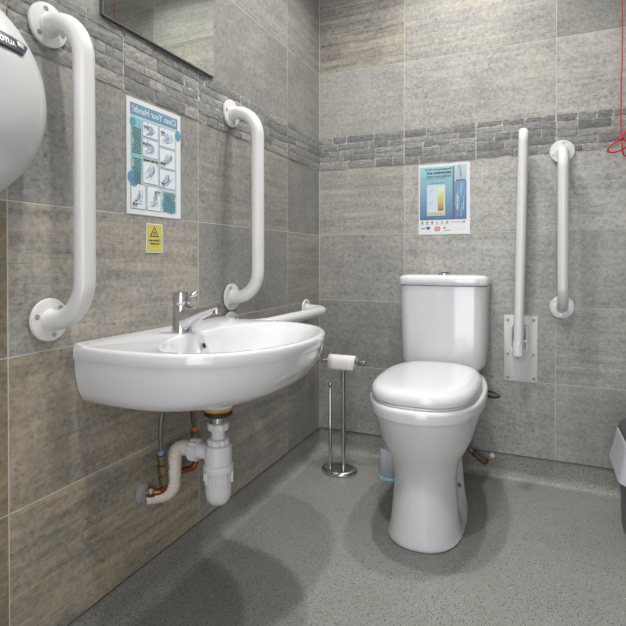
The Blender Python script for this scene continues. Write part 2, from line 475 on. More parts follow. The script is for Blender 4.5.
rail('grab_rail', 'horizontal white grab rail mounted low on the left wall behind washbasin', (0, -.770, .675), (0, -.168, .673), (1, 0, 0), .8)
rail('grab_rail', 'straight white vertical grab rail on the back wall right of the folded drop rail', (1.0235, 0, .705), (1.0235, 0, 1.308), (0, -1, 0), .9, off=.095, rad=.0195)

# drop-down rail, folded up
t = thing('drop_down_rail', 'folded up white hinged support rail on a rectangular wall plate right of toilet', 'support rail', (.876, 0, .40))
pl_ = MB().box((.876, -.0025, .533), (.124, .005, .266), .0015).build('wall_plate', M['rail'], t)
for x in (.828, .924):
    for z in (.415, .510, .648): MB().lathe([(.0058, 0), (.0058, .0035), (.0045, .0045), (.001, .003)], (x, -.004, z), (0, -1, 0), 14).build('screw', M['screw'], pl_)
path = bend_path([(.868, -.050, .555), (.884, -.050, 1.375), (.888, -.135, 1.375), (.870, -.135, .532)], .042, 10)
MB().tube(path, .0175, 22).build('rail_tube', M['rail'], t)
MB().tube([(.8688, -.135, .575), (.8694, -.135, .55), (.870, -.135, .527)], [.0182, .0195, .0195], 22).build('sleeve', M['rail'], t)
br = MB()
for x in (.846, .897):
    br.box((x, -.040, .58), (.004, .072, .10), .0018)
br.tube([(.838, -.06, .57), (.905, -.06, .57)], .007, 14)
br.build('hinge_bracket', M['rail'], t)
hk = MB()
hk.tube(bend_path([(.899, -.085, .63), (.899, -.085, .535), (.882, -.11, .520)], .012, 5), .0035, 10)
hk.tube(bend_path([(.843, -.085, .63), (.843, -.085, .545), (.856, -.11, .530)], .010, 5), .0035, 10)
hk.build('locking_lever', M['rail'], t)
MB().lathe([(.006, 0), (.006, .008), (.003, .010)], (.870, -.135, .528), (0, 0, -1), 12).build('end_bolt', M['screw'], t)

# ------------------------------------------------------------------ washbasin
BY = -1.098
def sample(poly, c, th):
    """distance from c to a closed polyline along direction th"""
    dx, dy = math.cos(th), math.sin(th); best = 0
    for i in range(len(poly)):
        p, q = poly[i], poly[(i+1) % len(poly)]
        ex, ey = q[0]-p[0], q[1]-p[1]; den = dx*ey-dy*ex
        if abs(den) < 1e-12: continue
        wx, wy = p[0]-c[0], p[1]-c[1]
        tt = (wx*ey-wy*ex)/den; u = (wx*dy-wy*dx)/den
        if tt > 0 and -1e-9 <= u <= 1+1e-9: best = max(best, tt)
    return best
def mirror_outline(half):
    # half: (x, dy>=0) from the wall out to the front
    h = [Vector((x, y, 0)) for x, y in half]
    full = h+[Vector((p.x, -p.y, 0)) for p in h[::-1][1:]]
    return [(p.x, p.y) for p in catmull(full, 8)]
OUT = mirror_outline([(0, .292), (.05, .297), (.11, .301), (.19, .300), (.27, .286), (.34, .250), (.393, .190), (.429, .110), (.443, .0)])
INN = mirror_outline([(.118, .095), (.130, .135), (.156, .183), (.188, .232), (.228, .262), (.298, .246), (.360, .198), (.404, .12), (.424, 0)])
INN2 = mirror_outline([(.150, .07), (.165, .10), (.195, .125), (.235, .13), (.27, .115), (.30, .07), (.312, 0)])
CC = (.235, 0); NB = 144
def ring(poly, z, grow=0.0, sx=1, sy=1, c=CC, zf=None):
    out = []
    for k in range(NB):
        th = 2*PI*(k+.5)/NB
        r = sample(poly, c, th)+grow
        x = c[0]+r*math.cos(th); y = r*math.sin(th)
        x = max(0.0, x)
        x *= sx; y *= sy
        zz = zf(x, y, z) if zf else z
        out.append((x+.0005, BY+y, zz))
    return out
def lerp_ring(A, B, t, z): return [(a[0]+(b[0]-a[0])*t, a[1]+(b[1]-a[1])*t, z) for a, b in zip(A, B)]
ZR = .702
def deck(x, y, z):     # raised ledge along the wall
    return z+.007*max(0, min(1, (.03-x)/.012)) if z > .69 else z
t = thing('washbasin', 'white ceramic wall hung washbasin on the left wall below the hand washing poster', 'washbasin', (0, BY, .55))
mb = MB(); R = []
R.append(ring(OUT, .558, 0, .50, .46)); R.append(ring(OUT, .560, 0, .60, .66)); R.append(ring(OUT, .566, 0, .72, .82))
R.append(ring(OUT, .577, 0, .83, .905)); R.append(ring(OUT, .600, 0, .905, .948)); R.append(ring(OUT, .630, 0, .957, .975)); R.append(ring(OUT, .655, 0, .982, .985)); R.append(ring(OUT, .668, 0, .988, .984))
R.append(ring(OUT, .6725, 0, .994, .994)); R.append(ring(OUT, .677, 0, 1, 1)); R.append(ring(OUT, .694, 0))
R.append(ring(OUT, ZR-.004, -.001)); R.append(ring(OUT, ZR-.001, -.0035, zf=deck)); R.append(ring(OUT, ZR, -.008, zf=deck))
O2 = ring(OUT, ZR, -.008)
I0 = ring(INN, ZR, .006); 
R.append(lerp_ring(O2, I0, .12, ZR)) if False else None
R.append([(max(p[0], .034), p[1], ZR) for p in ring(OUT, ZR, -.012)])
R.append(I0); R.append(ring(INN, ZR-.0015, .002)); R.append(ring(INN, ZR-.006, -.001))
A, B2 = ring(INN, 0, -.002), ring(INN2, 0)
for tt, z in ((.10, .688), (.28, .666), (.5, .640), (.72, .620), (.88, .610), (1, .604)): R.append(lerp_ring(A, B2, tt, z))
ctr = (.212, BY)
for tt, z in ((.35, .598), (.65, .594), (.88, .592)): R.append([(p[0]+(ctr[0]-p[0])*tt, p[1]+(ctr[1]-p[1])*tt, z) for p in B2])
mb.loft(R).build('basin_body', M['ceramic'], t, angle=50)
# outlet boss under the basin
WX, WY = .178, -1.097
MB().lathe([(.056, .010), (.050, -.015), (.042, -.036), (.036, -.043)], (WX, WY, .554), n=36).build('outlet_boss', M['ceramic'], t)
MB().lathe([(.028, 0), (.028, .003), (.022, .004), (.018, .001), (0, .001)], (.212, BY, .592), n=30).build('waste_ring', M['chrome'], t)
nv = Vector((.95, 0, .32)).normalized()
MB().lathe([(.0085, -.004), (.0085, .0012), (.0065, .0018), (.006, -.002), (0, -.003)], (.1345, BY, .6655), nv, 24).build('overflow_ring', M['chrome'], t)
MB().lathe([(.006, 0), (.006, .0012), (0, .0014)], (.1348, BY, .6656), nv, 20).build('overflow_hole', M['dark'], t)

# tap
TX, TY = .080, -1.118
t = thing('basin_tap', 'chrome mixer tap standing on the back ledge of washbasin', 'tap', (TX, TY, ZR))
body = [(.0265, 0), (.0265, .002), (.0245, .010), (.0235, .03), (.0225, .066), (.0225, .072)]
MB().lathe(body, (TX, TY, ZR), n=36).build('tap_body', M['chrome'], t)
d = Vector((.99, -.02, 0)).normalized()
sp = MB(); rings = []
pts = [(.000, .034, .0225, .034), (.022, .036, .0215, .033), (.04, .043, .019, .025), (.06, .052, .016, .0175), (.09, .062, .0145, .0125), (.110, .069, .0135, .010), (.122, .072, .0135, .009)]
for a, z, w, h in pts:
    o_ = Vector((TX, TY, ZR+z))+d*a; sd = Vector((-d.y, d.x, 0))
    rings.append([o_+sd*w*(abs(math.cos(q))**.7*(1 if math.cos(q) > 0 else -1))+Vector((0, 0, 1))*h*(abs(math.sin(q))**.7*(1 if math.sin(q) > 0 else -1)) for q in [2*PI*k/24 for k in range(24)]])
sp.loft(rings).build('spout', M['chrome'], t)
MB().lathe([(.0115, 0), (.0115, -.012), (.009, -.013), (.008, -.006), (0, -.006)], Vector((TX, TY, ZR+.066))+d*.111, n=24).build('aerator', M['chrome'], t)
hd = MB().lathe([(.0225, .0735), (.0235, .076), (.0222, .098), (.020, .104), (.012, .106), (0, .1065)], (TX, TY, ZR), n=36).build('handle_cap', M['chrome'], t)
l0 = Vector((TX, TY, ZR+.094)); ld_ = Vector((.35, .94, 0)).normalized()
rings = []
for a, z, w, h in [(.012, -.002, .007, .005), (.028, -.001, .007, .0045), (.034, .003, .010, .0075), (.043, .006, .010, .008), (.047, .007, .005, .004)]:
    o_ = l0+ld_*a+Vector((0, 0, z)); sd = Vector((-ld_.y, ld_.x, 0))
    rings.append([o_+sd*w*math.cos(q)+Vector((0, 0, h*math.sin(q))) for q in [2*PI*k/16 for k in range(16)]])
MB().loft(rings).build('lever', M['chrome'], hd)

# ------------------------------------------------------------------ bottle trap and pipes
t = thing('bottle_trap', 'white plastic bottle trap hanging under the washbasin with outlet bent to the wall', 'trap', (WX, WY, .262))
plabel(MB().lathe([(.037, .5145), (.0385, .508), (.034, .503)], (WX, WY, 0), n=36).build('sealing_washer', M['putty'], t), 'stained orange washer')
plabel(MB().lathe([(.024, .505), (.036, .503), (.036, .493), (.030, .489), (.022, .488)], (WX, WY, 0), n=36).build('rubber_gasket', M['rubber'], t), 'black rubber ring')
MB().lathe([(.0195, .49), (.0195, .465)], (WX, WY, 0), n=30).build('waste_tail', M['chrome'], t)
def nut(z0, z1, r, parent, name='nut', mat='pvc', o=(WX, WY, 0), ax=(0, 0, 1), teeth=16):
    ax = Vector(ax).normalized(); o = Vector(o); n = teeth*4
    a = Vector((1, 0, 0)) if abs(ax.x) < .9 else Vector((0, 1, 0))
    u = (a-ax*a.dot(ax)).normalized(); w = ax.cross(u); rings = []
    for rr, h in [(.86, z0), (1, z0+.002), (1, z1-.002), (.86, z1)]:
        rings.append([o+ax*h+(u*math.cos(2*PI*k/n)+w*math.sin(2*PI*k/n))*r*rr*(1 if k % 4 in (0, 1) else .925) for k in range(n)])
    return MB().loft(rings).build(name, M[mat], parent, angle=25)
nut(.453, .472, .0275, t, teeth=9)
MB().lathe([(.0175, .460), (.0175, .425)], (WX, WY, 0), n=30).build('inlet_tube', M['pvc'], t)
nut(.408, .431, .0275, t, teeth=12)
MB().lathe([(.024, .418), (.033, .414), (.035, .408), (.0345, .362), (.032, .360)], (WX, WY, 0), n=40).build('trap_body', M['pvc'], t)
cup = MB().lathe([(.0365, .366), (.0385, .363), (.0385, .350), (.036, .346), (.034, .336), (.0325, .290), (.029, .274), (.021, .265), (0, .262)], (WX, WY, 0), n=40)
for k in range(8):
    a = 2*PI*k/8+.35
    cup.box((WX+.0355*math.cos(a), WY+.0355*math.sin(a), .334), (.0065, .0055, .030), .0015, rot=Matrix.Rotation(a, 3, 'Z'))
cup.build('trap_cup', M['pvc'], t)
ox = (-.98, -.10, 0)
MB().lathe([(.0205, .028), (.0205, .060)], (WX, WY, .393), ox, 28).build('outlet_stub', M['pvc'], t)
nut(.055, .080, .0285, t, name='outlet_nut', o=(WX, WY, .393), ax=ox, teeth=14)
path = bend_path([(.108, -1.105, .393), (.052, -1.112, .399), (.047, -1.116, .272), (-.004, -1.155, .270)], .030, 14)
seg = [(b_-a_).length for a_, b_ in zip(path, path[1:])]; tot = sum(seg); dense = []
for i in range(121):
    q = tot*i/120; k = 0
    while k < len(seg)-1 and q > seg[k]: q -= seg[k]; k += 1
    dense.append(path[k].lerp(path[k+1], min(1, q/seg[k])))
rr = [.0190+.0012*max(0, math.sin(i*1.15)) for i in range(121)]
plabel(MB().tube(dense, rr, 24).build('outlet_pipe', M['pvc_old'], t), 'ribbed flexible white pipe')

def hose_valve(label, top, bend, vtop, vbot, elbow, wall, ring_mat, collar):
    t = thing('supply_pipe', label, 'water pipe', wall, 'water supply pipes under the basin')
    MB().tube(catmull([top, bend, vtop], 10), .0062, 12).build('braided_hose', M['braid'], t)
    vt, vb = Vector(vtop), Vector(vbot); ax = (vb-vt); Lh = ax.length
    MB().lathe([(.0075, -.010), (.0085, -.008), (.0085, .002)], vt, ax, 18).build('ferrule', M[ring_mat], t)
    vv = MB().lathe([(.008, 0), (.0125, .002), (.0125, Lh*.22), (.009, Lh*.25), (.009, Lh*.33), (.0135, Lh*.36), (.0135, Lh*.58), (.0095, Lh*.62), (.0095, Lh*.7), (.0125, Lh*.73), (.0125, Lh*.96), (.009, Lh)], vt, ax, 6 if False else 16)
    vv.build('isolation_valve', M['brass'], t)
    MB().tube(bend_path([vb, elbow, wall], .017, 7), [.0085]*9+[.0085], 14).build('copper_elbow', M['copper'], t)
    if collar:
        wv = Vector(wall)
        MB().lathe([(.026, 0), (.026, .002), (.020, .006), (.011, .010)], (0.0005, wv.y, wv.z), (1, 0, 0), 28).build('pipe_collar', M['clear'], t)
        e = Vector(elbow); 
        MB().lathe([(.0105, 0), (.0125, .002), (.0125, .016), (.0105, .018)], e+(wv-e)*.45, wv-e, 6).build('compression_nut', M['brass'], t)
hose_valve('braided steel hose with blue ring, brass valve and copper elbow into a clear wall collar', (.060, -1.150, .566), (.046, -1.160, .47), (.044, -1.157, .390), (.044, -1.146, .308), (.044, -1.140, .286), (-.004, -1.176, .289), 'blue', True)
hose_valve('braided steel hose with orange ring and copper elbow behind the bottle trap', (.055, -1.050, .566), (.035, -1.015, .455), (.035, -1.004, .402), (.035, -1.000, .330), (.035, -1.0, .296), (-.004, -1.045, .290), 'orange', False)

# ------------------------------------------------------------------ toilet
TXC = .596
def egg(z, cx, yf, yb, hw, p=2.2, n=96, mid=.56, inset=0):
    """closed outline: rounded front, flatter back"""
    out = []; ym = yf+(yb-yf)*mid if False else yb+(yf-yb)*mid
    for k in range(n):
        a = 2*PI*k/n; c, s_ = math.cos(a), math.sin(a)
        e = 2/p
        x = hw*abs(c)**e*(1 if c > 0 else -1)
        y = abs(s_)**e*(ym-yf if s_ < 0 else yb-ym)*(1 if s_ > 0 else -1)
        out.append((cx+x, ym+y, z))
    return out
t = thing('toilet', 'white close coupled toilet standing against the back wall', 'toilet', (TXC, -.35, 0))
prof = [  # z, yfront, yback, halfwidth, power, mid
 (.0, -.662, -.13, .114, 2.4, .66), (.006, -.667, -.125, .121, 2.4, .66), (.016, -.667, -.125, .117, 2.4, .66), (.05, -.660, -.125, .112, 2.4, .66), (.10, -.656, -.125, .107, 2.35, .66),
 (.15, -.648, -.125, .103, 2.3, .66), (.19, -.645, -.12, .1025, 2.3, .66), (.225, -.650, -.11, .109, 2.25, .65), (.255, -.663, -.10, .121, 2.2, .64), (.285, -.680, -.08, .138, 2.2, .62),
 (.32, -.698, -.05, .154, 2.25, .60), (.355, -.712, -.035, .163, 2.3, .58), (.385, -.724, -.03, .171, 2.35, .57), (.404, -.7285, -.03, .1725, 2.35, .57), (.4115, -.728, -.03, .1715, 2.35, .57),
 (.4125, -.7405, -.028, .183, 2.35, .57), (.417, -.741, -.028, .1835, 2.35, .57), (.438, -.742, -.028, .184, 2.35, .57), (.446, -.740, -.028, .182, 2.35, .57), (.449, -.735, -.032, .178, 2.35, .57)]
R = []
for z, yf, yb, hw, p_, mid in prof:
    rg = egg(z, TXC, yf, yb, hw, p_, mid=mid)
    if .03 < z < .40:
        w = min(1, (z-.03)/.05)*min(1, (.40-z)/.12)
        rg = [(TXC+(x-TXC)*(1-w*.50*math.exp(-((y+.385)/.092)**4)), y, zz) for x, y, zz in rg]
    R.append(rg)
R.append(egg(.4495, TXC, -.69, -.05, .15, 2.35))
MB().loft(R).build('pan', M['ceramic'], t, angle=55)
# floor fixing bolt cap
MB().lathe([(.008, -.004), (.008, .003), (.005, .006), (0, .007)], (TXC+.085, -.335, .085), (1, 0, .35), 16).build('bolt_cap', M['steel'], t)
# seat ring and lid
R = [egg(z, TXC, yf, -.215, hw, 2.55, mid=.5) for z, yf, hw in [(.450, -.718, .162), (.4505, -.724, .167), (.4565, -.725, .168), (.458, -.721, .164)]]
MB().loft(R).build('seat', M['seat_plastic'], t)
R = []
for z, yf, yb, hw, p_ in [(.459, -.718, -.212, .163, 2.75), (.4598, -.724, -.206, .168, 2.75), (.469, -.726, -.204, .1695, 2.75), (.484, -.722, -.206, .167, 2.75), (.494, -.712, -.213, .160, 2.75), (.4985, -.700, -.226, .153, 2.6), (.5015, -.68, -.24, .138, 2.55), (.503, -.64, -.27, .11, 2.5), (.5035, -.58, -.33, .06, 2.3), (.5037, -.49, -.44, .012, 2)]:
    R.append(egg(z, TXC, yf, yb, hw, p_, mid=.5))
MB().loft(R).build('seat_lid', M['seat_plastic'], t, angle=60)
for sx in (-.075, .075): MB().lathe([(.013, 0), (.013, .022), (.010, .026), (0, .027)], (TXC+sx, -.222, .4495), n=20).build('seat_hinge', M['seat_plastic'], t)
def rrect(z, x0, x1, yf, yb, r, bow=0, n=10):
    pts = []
    def arc(cx, cy, a0, a1):
        for k in range(n+1):
            a = a0+(a1-a0)*k/n; pts.append((cx+r*math.cos(a), cy+r*math.sin(a)))
    rb = min(r, .008)
    arc(x1-r, yf+r, -PI/2, 0)
    pts.append((x1, yb)); pts.append((x0, yb))
    arc(x0+r, yf+r, PI, 1.5*PI)
    m_ = 10; last = pts[-1]; first = pts[0]
    for k in range(1, m_): pts.append((last[0]+(first[0]-last[0])*k/m_, last[1]))
    xc, hw = (x0+x1)/2, (x1-x0)/2
    return [(x, y-(bow*(1-((x-xc)/hw)**2) if y < yf+r else 0), z) for x, y in pts]
CXC = .5915
ct = MB(); R = []
for z, hw, yf in [(.4515, .125, -.150), (.4535, .138, -.160), (.464, .148, -.170), (.474, .154, -.177), (.49, .160, -.180), (.56, .162, -.182), (.70, .1645, -.184), (.785, .166, -.185), (.7875, .163, -.182)]:
    R.append(rrect(z, CXC-hw-.002, CXC+hw+.002, yf, -.004, .045, .010))
ci = ct.loft(R).build('cistern', M['ceramic'], t, angle=45)
R = []
for z, g, in [(.7885, -.003), (.7895, .003), (.793, .006), (.812, .006), (.821, .002), (.826, -.005), (.8285, -.014), (.830, -.03), (.8308, -.06)]:
    R.append(rrect(z, CXC-.169-g, CXC+.169+g, -.185-g, -.003+min(0, g), max(.02, .047+g*.5), .010))
MB().loft(R).build('cistern_lid', M['ceramic'], t, angle=45)
bt = MB().lathe([(.024, 0), (.024, .004), (.021, .006), (0, .0065)], (CXC, -.105, .830), n=32)
bt.build('flush_button', M['chrome'], t)
MB().lathe([(.0165, 0), (.0165, .0025), (0, .0028)], (CXC+.003, -.105, .8363), n=26).build('flush_insert', M['dark'], t)

# toilet inlet pipe low on the right, and the hose loop higher up
t = thing('supply_pipe', 'short flexible pipe with brass valve entering the wall low behind toilet', 'water pipe', (.74, 0, .05))
MB().tube(catmull([(.64, -.13, .19), (.665, -.09, .148), (.690, -.075, .122)], 8), .0065, 12).build('braided_hose', M['braid'], t)
a, b_ = Vector((.688, -.075, .124)), Vector((.742, -.045, .070)); ax = b_-a; Lh = ax.length
MB().lathe([(.007, 0), (.0095, .003), (.0095, .018), (.008, .021), (.0115, .024), (.0115, .040), (.0085, .043), (.0105, .05), (.0105, Lh)], a, ax, 14).build('isolation_valve', M['brass'], t)
MB().tube(bend_path([a+ax*.8, b_+ax*.05, (.748, -.004, .062)], .012, 6), .0085, 14).build('copper_elbow', M['copper'], t)
MB().lathe([(.011, 0), (.011, .006), (.008, .009), (0, .010)], (.768, .0, .085), (0, -1, 0), 18).build('wall_plug', M['pvc'], t)
lp = MB().tube(catmull([(.730, -.006, .350), (.748, -.025, .353), (.780, -.045, .356), (.800, -.052, .350), (.795, -.05, .340), (.765, -.03, .332), (.738, -.006, .334)], 8), .0050, 12)
tag(lp.build('hose_loop', M['braid']), 'thin metal hose loop sticking out behind the toilet rim above the pipe', 'hose')

# brush pot behind the toilet
t = thing('toilet_brush_holder', 'grey plastic brush pot with pale blue foot half hidden behind toilet', 'brush holder', (.385, -.2, 0))
MB().lathe([(.042, .010), (.043, .013), (.040, .120), (.0385, .122), (.0375, .05), (0, .045)], (.386, -.175, 0), n=32).build('pot', M['pot'], t)
MB().lathe([(.0455, .0), (.0465, .004), (.045, .010), (0, .010)], (.386, -.175, .0005), n=32).build('foot', M['potblue'], t)
MB().lathe([(.022, .045), (.025, .06), (.025, .10), (.006, .12), (.006, .30), (.009, .31), (0, .315)], (.398, -.175, 0), n=20).build('brush', M['ceramic'], t)

# ------------------------------------------------------------------ toilet roll stand
t = thing('toilet_roll_stand', 'chrome freestanding toilet roll stand on oval base between basin and toilet', 'roll stand', (.18, -.21, 0))
def oval(z, g):
    # rounded plate, a touch wider to the right
    return [(.1785+(.077+g)*math.cos(a), -.212+(.060+g)*math.sin(a), z) for a in [2*PI*k/56 for k in range(56)]]
MB().loft([oval(.0005, 0), oval(.002, .001), oval(.013, .001), oval(.018, -.003), oval(.0205, -.012), oval(.021, -.03)]).build('base', M['chrome'], t, angle=50)
px, py = .196, -.212
MB().lathe([(.012, .019), (.012, .024), (.0088, .026), (.0088, .462)], (px, py, 0), n=24).build('pole', M['chrome'], t)
bar = MB().tube([(.112, py, .466), (.280, py, .466)], .0055, 16)
bar.build('arm', M['chrome'], t)
for x, sgn in ((.110, -1), (.281, 1)):
    n_ = [(.004, -.024), (.010, -.020), (.011, -.014), (.007, -.010), (.0125, -.003), (.014, .003), (.0125, .010), (.006, .0145), (0, .015)] if sgn > 0 else [(.003, -.008), (.0045, -.005), (.0065, 0), (.0045, .005), (0, .006)]
    MB().lathe(n_, (x, py, .466), (sgn, 0, 0), 24).build('finial', M['chrome'], t)
MB().lathe([(.0065, .019), (.0065, .352), (.0045, .356), (.0065, .362), (.0095, .369), (.0065, .377), (0, .379)], (.145, -.232, 0), n=20).build('spare_roll_rod', M['chrome'], t)
t = thing('toilet_roll', 'white toilet roll on the arm of the chrome stand', 'toilet roll', (.19, py, .435))
ro = MB(); prof = [(.010, -.058), (.0250, -.058), (.0262, -.056), (.0262, .056), (.0250, .058), (.010, .058)]
rings = [[Vector((.193+h, py+r*math.cos(2*PI*k/40), .466+r*math.sin(2*PI*k/40))) for k in range(40)] for r, h in prof+[prof[0]]]
ro.loft(rings, cap0=False, cap1=False).build('paper', M['paper'], t)
core = MB(); rings = [[Vector((.193+h, py+r*math.cos(2*PI*k/30), .466+r*math.sin(2*PI*k/30))) for k in range(30)] for r, h in [(.0098, -.0575), (.0098, .0575), (.0088, .0575), (.0088, -.0575), (.0098, -.0575)]]
core.loft(rings, cap0=False, cap1=False).build('cardboard_core', M['card'], t)
sh = MB(); pr = [(.0322, .2), (.0322, 0)]
pth = [(py-.0268*math.cos(a), .466+.0268*math.sin(a)) for a in (1.2, .8, .4, 0)]+[(py-.0275, .452), (py-.0270, .442), (py-.0262, .434)]
g1 = [[(x, y, z) for (y, z) in pth] for x in (.137, .165, .193, .221, .249)]
V = [[sh.bm.verts.new(p) for p in r_] for r_ in g1]
for i in range(len(V)-1):
    for j in range(len(pth)-1): sh.bm.faces.new((V[i][j], V[i+1][j], V[i+1][j+1], V[i][j+1]))
so = sh.build('loose_sheet', M['paper'], t); md = so.modifiers.new('s', 'SOLIDIFY'); md.thickness = .0006; md.offset = 0

# ------------------------------------------------------------------ mirror
t = thing('wall_mirror', 'frameless rectangular mirror on the left wall above the stone band', 'mirror', (0, -1.09, 1.457))
MB().box((.006, -1.09, 1.457+.325), (.010, .440, .65), .0012).build('glass', M['mirror'], t, smooth=False)
MB().box((.0056, -1.09, 1.4575), (.011, .441, .004), .0008).build('bottom_edge', M['grey_trim'], t)
MB().box((.0052, -1.3108, 1.457+.325), (.0095, .002, .65)).build('side_edge', M['grey_trim'], t)

# ------------------------------------------------------------------ hand dryer
HY, HZ = -1.706, 1.162
def dome(y, z):
    rho = math.hypot((y-HY)/.197, (z-HZ)/.195)
    return .175*(max(0, 1-rho**2.6))**(1/2.1)
t = thing('hand_dryer', 'white domed automatic hand dryer with dark badge at the left picture edge', 'hand dryer', (0, HY, HZ-.19))
R = []
R.append([(.0005, HY+.170*math.cos(2*PI*k/96), HZ+.172*math.sin(2*PI*k/96)) for k in range(96)])
for q in [.0, .05, .10, .17, .25, .35, .46, .58, .70, .80, .88, .94, .98, 1.0]:
    # q from rim to crown
    rho = math.cos(q*PI/2)
    R.append([(.012+.163*(max(0, 1-rho**2.6))**(1/2.1), HY+.197*rho*math.cos(2*PI*k/96)+1e-5*math.cos(2*PI*k/96), HZ+.195*rho*math.sin(2*PI*k/96)+1e-5*math.sin(2*PI*k/96)) for k in range(96)])
MB().loft(R).build('casing', M['dryer'], t, angle=60)
def domex(y, z):
    rho = min(.999, math.hypot((y-HY)/.197, (z-HZ)/.195))
    return .012+.163*(max(0, 1-rho**2.6))**(1/2.1)
bz0, bz1, by0, by1 = 1.2215, 1.2465, -1.80, -1.612
def patch(mb, by0, by1, bz0, bz1, lift, nx=30, nz_=6, slant=0):
    T = [[mb.bm.verts.new((domex(by0+(by1-by0)*i/nx+slant*(j/nz_-.5), bz0+(bz1-bz0)*j/nz_)+lift, by0+(by1-by0)*i/nx+slant*(j/nz_-.5), bz0+(bz1-bz0)*j/nz_)) for i in range(nx+1)] for j in range(nz_+1)]
    for j in range(nz_):
        for i in range(nx): mb.bm.faces.new((T[j][i], T[j][i+1], T[j+1][i+1], T[j+1][i]))
bd = MB(); patch(bd, by0, by1, bz0, bz1, .0018, slant=.022)
bo = bd.build('badge', M['badge'], t); sm_ = bo.modifiers.new('s', 'SOLIDIFY'); sm_.thickness = .002; sm_.offset = -1
bd = MB(); patch(bd, by1-.018, by1-.004, bz0+.013, bz1-.003, .0026, 6, 3)  # painted glint: a silver patch laid over the badge end
bo2 = bd.build('badge_highlight', M['badge_text_glint'], bo); sm_ = bo2.modifiers.new('s', 'SOLIDIFY'); sm_.thickness = .0012; sm_.offset = -1
MB().lathe([(.022, -.02), (.024, .012), (.018, .016), (.017, 0), (0, 0)], (.085, HY, HZ-.185), (.25, 0, -1), 30).build('air_nozzle', M['dark'], t)

# ------------------------------------------------------------------ text helper
def text_mesh(s, size, align='CENTER', bold=0):
    cu = bpy.data.curves.new('t', 'FONT'); cu.body = s; cu.size = size; cu.align_x = align; cu.align_y = 'CENTER'; cu.offset = bold; cu.resolution_u = 2
    ob = bpy.data.objects.new('t', cu); C.objects.link(ob)
    dg = bpy.context.evaluated_depsgraph_get(); me = bpy.data.meshes.new_from_object(ob.evaluated_get(dg))
    V = [v.co.copy() for v in me.vertices]; F = [tuple(p.vertices) for p in me.polygons]
    bpy.data.objects.remove(ob); bpy.data.curves.remove(cu); bpy.data.meshes.remove(me)
    return V, F
# mirrored lettering on the badge
V, F = text_mesh('AUTO', .0125, bold=.0003)
bd = MB(); vs = []
for v in V:
    y = -1.672+(-v.x); y = -1.664-v.x*1.15; z = (bz0+bz1)/2+v.y
    # the lettering reads right to left, as the photograph shows it
    y = -1.652-v.x*.9
    vs.append(bd.bm.verts.new((domex(y, z)+.0024, y, z)))
for f in F:
    try: bd.bm.faces.new([vs[i] for i in f])
    except ValueError: pass
bd.build('badge_lettering', M['badge_text_glint'], bo, smooth=False, fix=False)

# ------------------------------------------------------------------ posters
class Print:
    """flat printed sheet; u runs to the right in the picture, v up, both in metres"""
    def __init__(s, org, ua, nrm, w, h):
        s.mb = MB().cols(); s.o, s.u, s.n = Vector(org), Vector(ua), Vector(nrm); s.w, s.h = w, h; s.layer = 0
        s.quad(0, 0, w, h, (238, 239, 242), thick=True)
    def P(s, u, v, d): return s.mb.bm.verts.new(s.o+s.u*u+Vector((0, 0, v))+s.n*d)
    def quad(s, u0, v0, u1, v1, c, c2=None, thick=False, lay=1):
        d = .0012 if thick else .0012+.00025*lay
        lo = rgb(*(c2 or c)); hi = rgb(*c)
        f = [s.P(u0, v0, d), s.P(u1, v0, d), s.P(u1, v1, d), s.P(u0, v1, d)]
        s.mb.face(f, cols=[lo, lo, hi, hi])
        if thick:
            b = [s.P(u0, v0, 0), s.P(u1, v0, 0), s.P(u1, v1, 0), s.P(u0, v1, 0)]
            for i in range(4):
                j = (i+1) % 4; s.mb.face((b[i], b[j], f[j], f[i]), hi)
            s.mb.face(b[::-1], hi)
    def poly(s, pts, c, lay=1):
        s.mb.face([s.P(u, v, .0012+.00025*lay) for u, v in pts], rgb(*c))
    def disc(s, u, v, r, c, lay=1, sy=1):
        s.poly([(u+r*math.cos(a), v+r*sy*math.sin(a)) for a in [2*PI*k/20 for k in range(20)]], c, lay)
    def line(s, pts, w, c, lay=3):
        for (a, b), (e, f) in zip(pts, pts[1:]):
            L_ = math.hypot(e-a, f-b) or 1; nx, ny = -(f-b)/L_*w/2, (e-a)/L_*w/2
            s.poly([(a+nx, b+ny), (e+nx, f+ny), (e-nx, f-ny), (a-nx, b-ny)], c, lay)
    def frame(s, u0, v0, u1, v1, w, c, lay=2):
        s.quad(u0, v0, u1, v1, c, lay=lay); s.quad(u0+w, v0+w, u1-w, v1-w, (240, 243, 246), lay=lay+1)
    def text(s, t_, u, v, size, c, lay=4, align='CENTER', sx=1, bold=0):
        """lettering mirrored left to right, as it stands in the photograph"""
        V, F = text_mesh(t_, size, align, bold); vs = [s.P(u-p.x*sx, v+p.y, .0012+.00025*lay) for p in V]
        for f in F: s.mb.face([vs[i] for i in f], rgb(*c))
    def build(s, name, label, cat): return tag(s.mb.build(name, M['print'], smooth=False, fix=False), label, cat)

def hands(p, u0, v0, u1, v1, rnd):
    """small blue line drawing of hands being washed, loosely sketched"""
    w, h = u1-u0, v1-v0; ink = (96, 150, 190); pale = (178, 212, 232)
    p.disc(u0+w*rnd.uniform(.45, .6), v0+h*.48, w*.17, pale, 4, 1.3)
    for k in range(5):
        a = rnd.uniform(.2, .8); pts = []
        x, y = u0+w*rnd.uniform(.1, .4), v0+h*rnd.uniform(.1, .3)
        for q in range(5):
            pts.append((x, y)); x = min(u1-w*.06, x+w*rnd.uniform(.05, .16)); y = min(v1-h*.15, y+h*rnd.uniform(-.02, .16))
        p.line(pts, .0009, ink, 5)
    for k in range(3):
        x = u0+w*rnd.uniform(.5, .8); p.line([(x, v0+h*.45), (x+w*.03, v0+h*.6), (x-w*.02, v0+h*.75)], .0012, (80, 130, 190), 5)

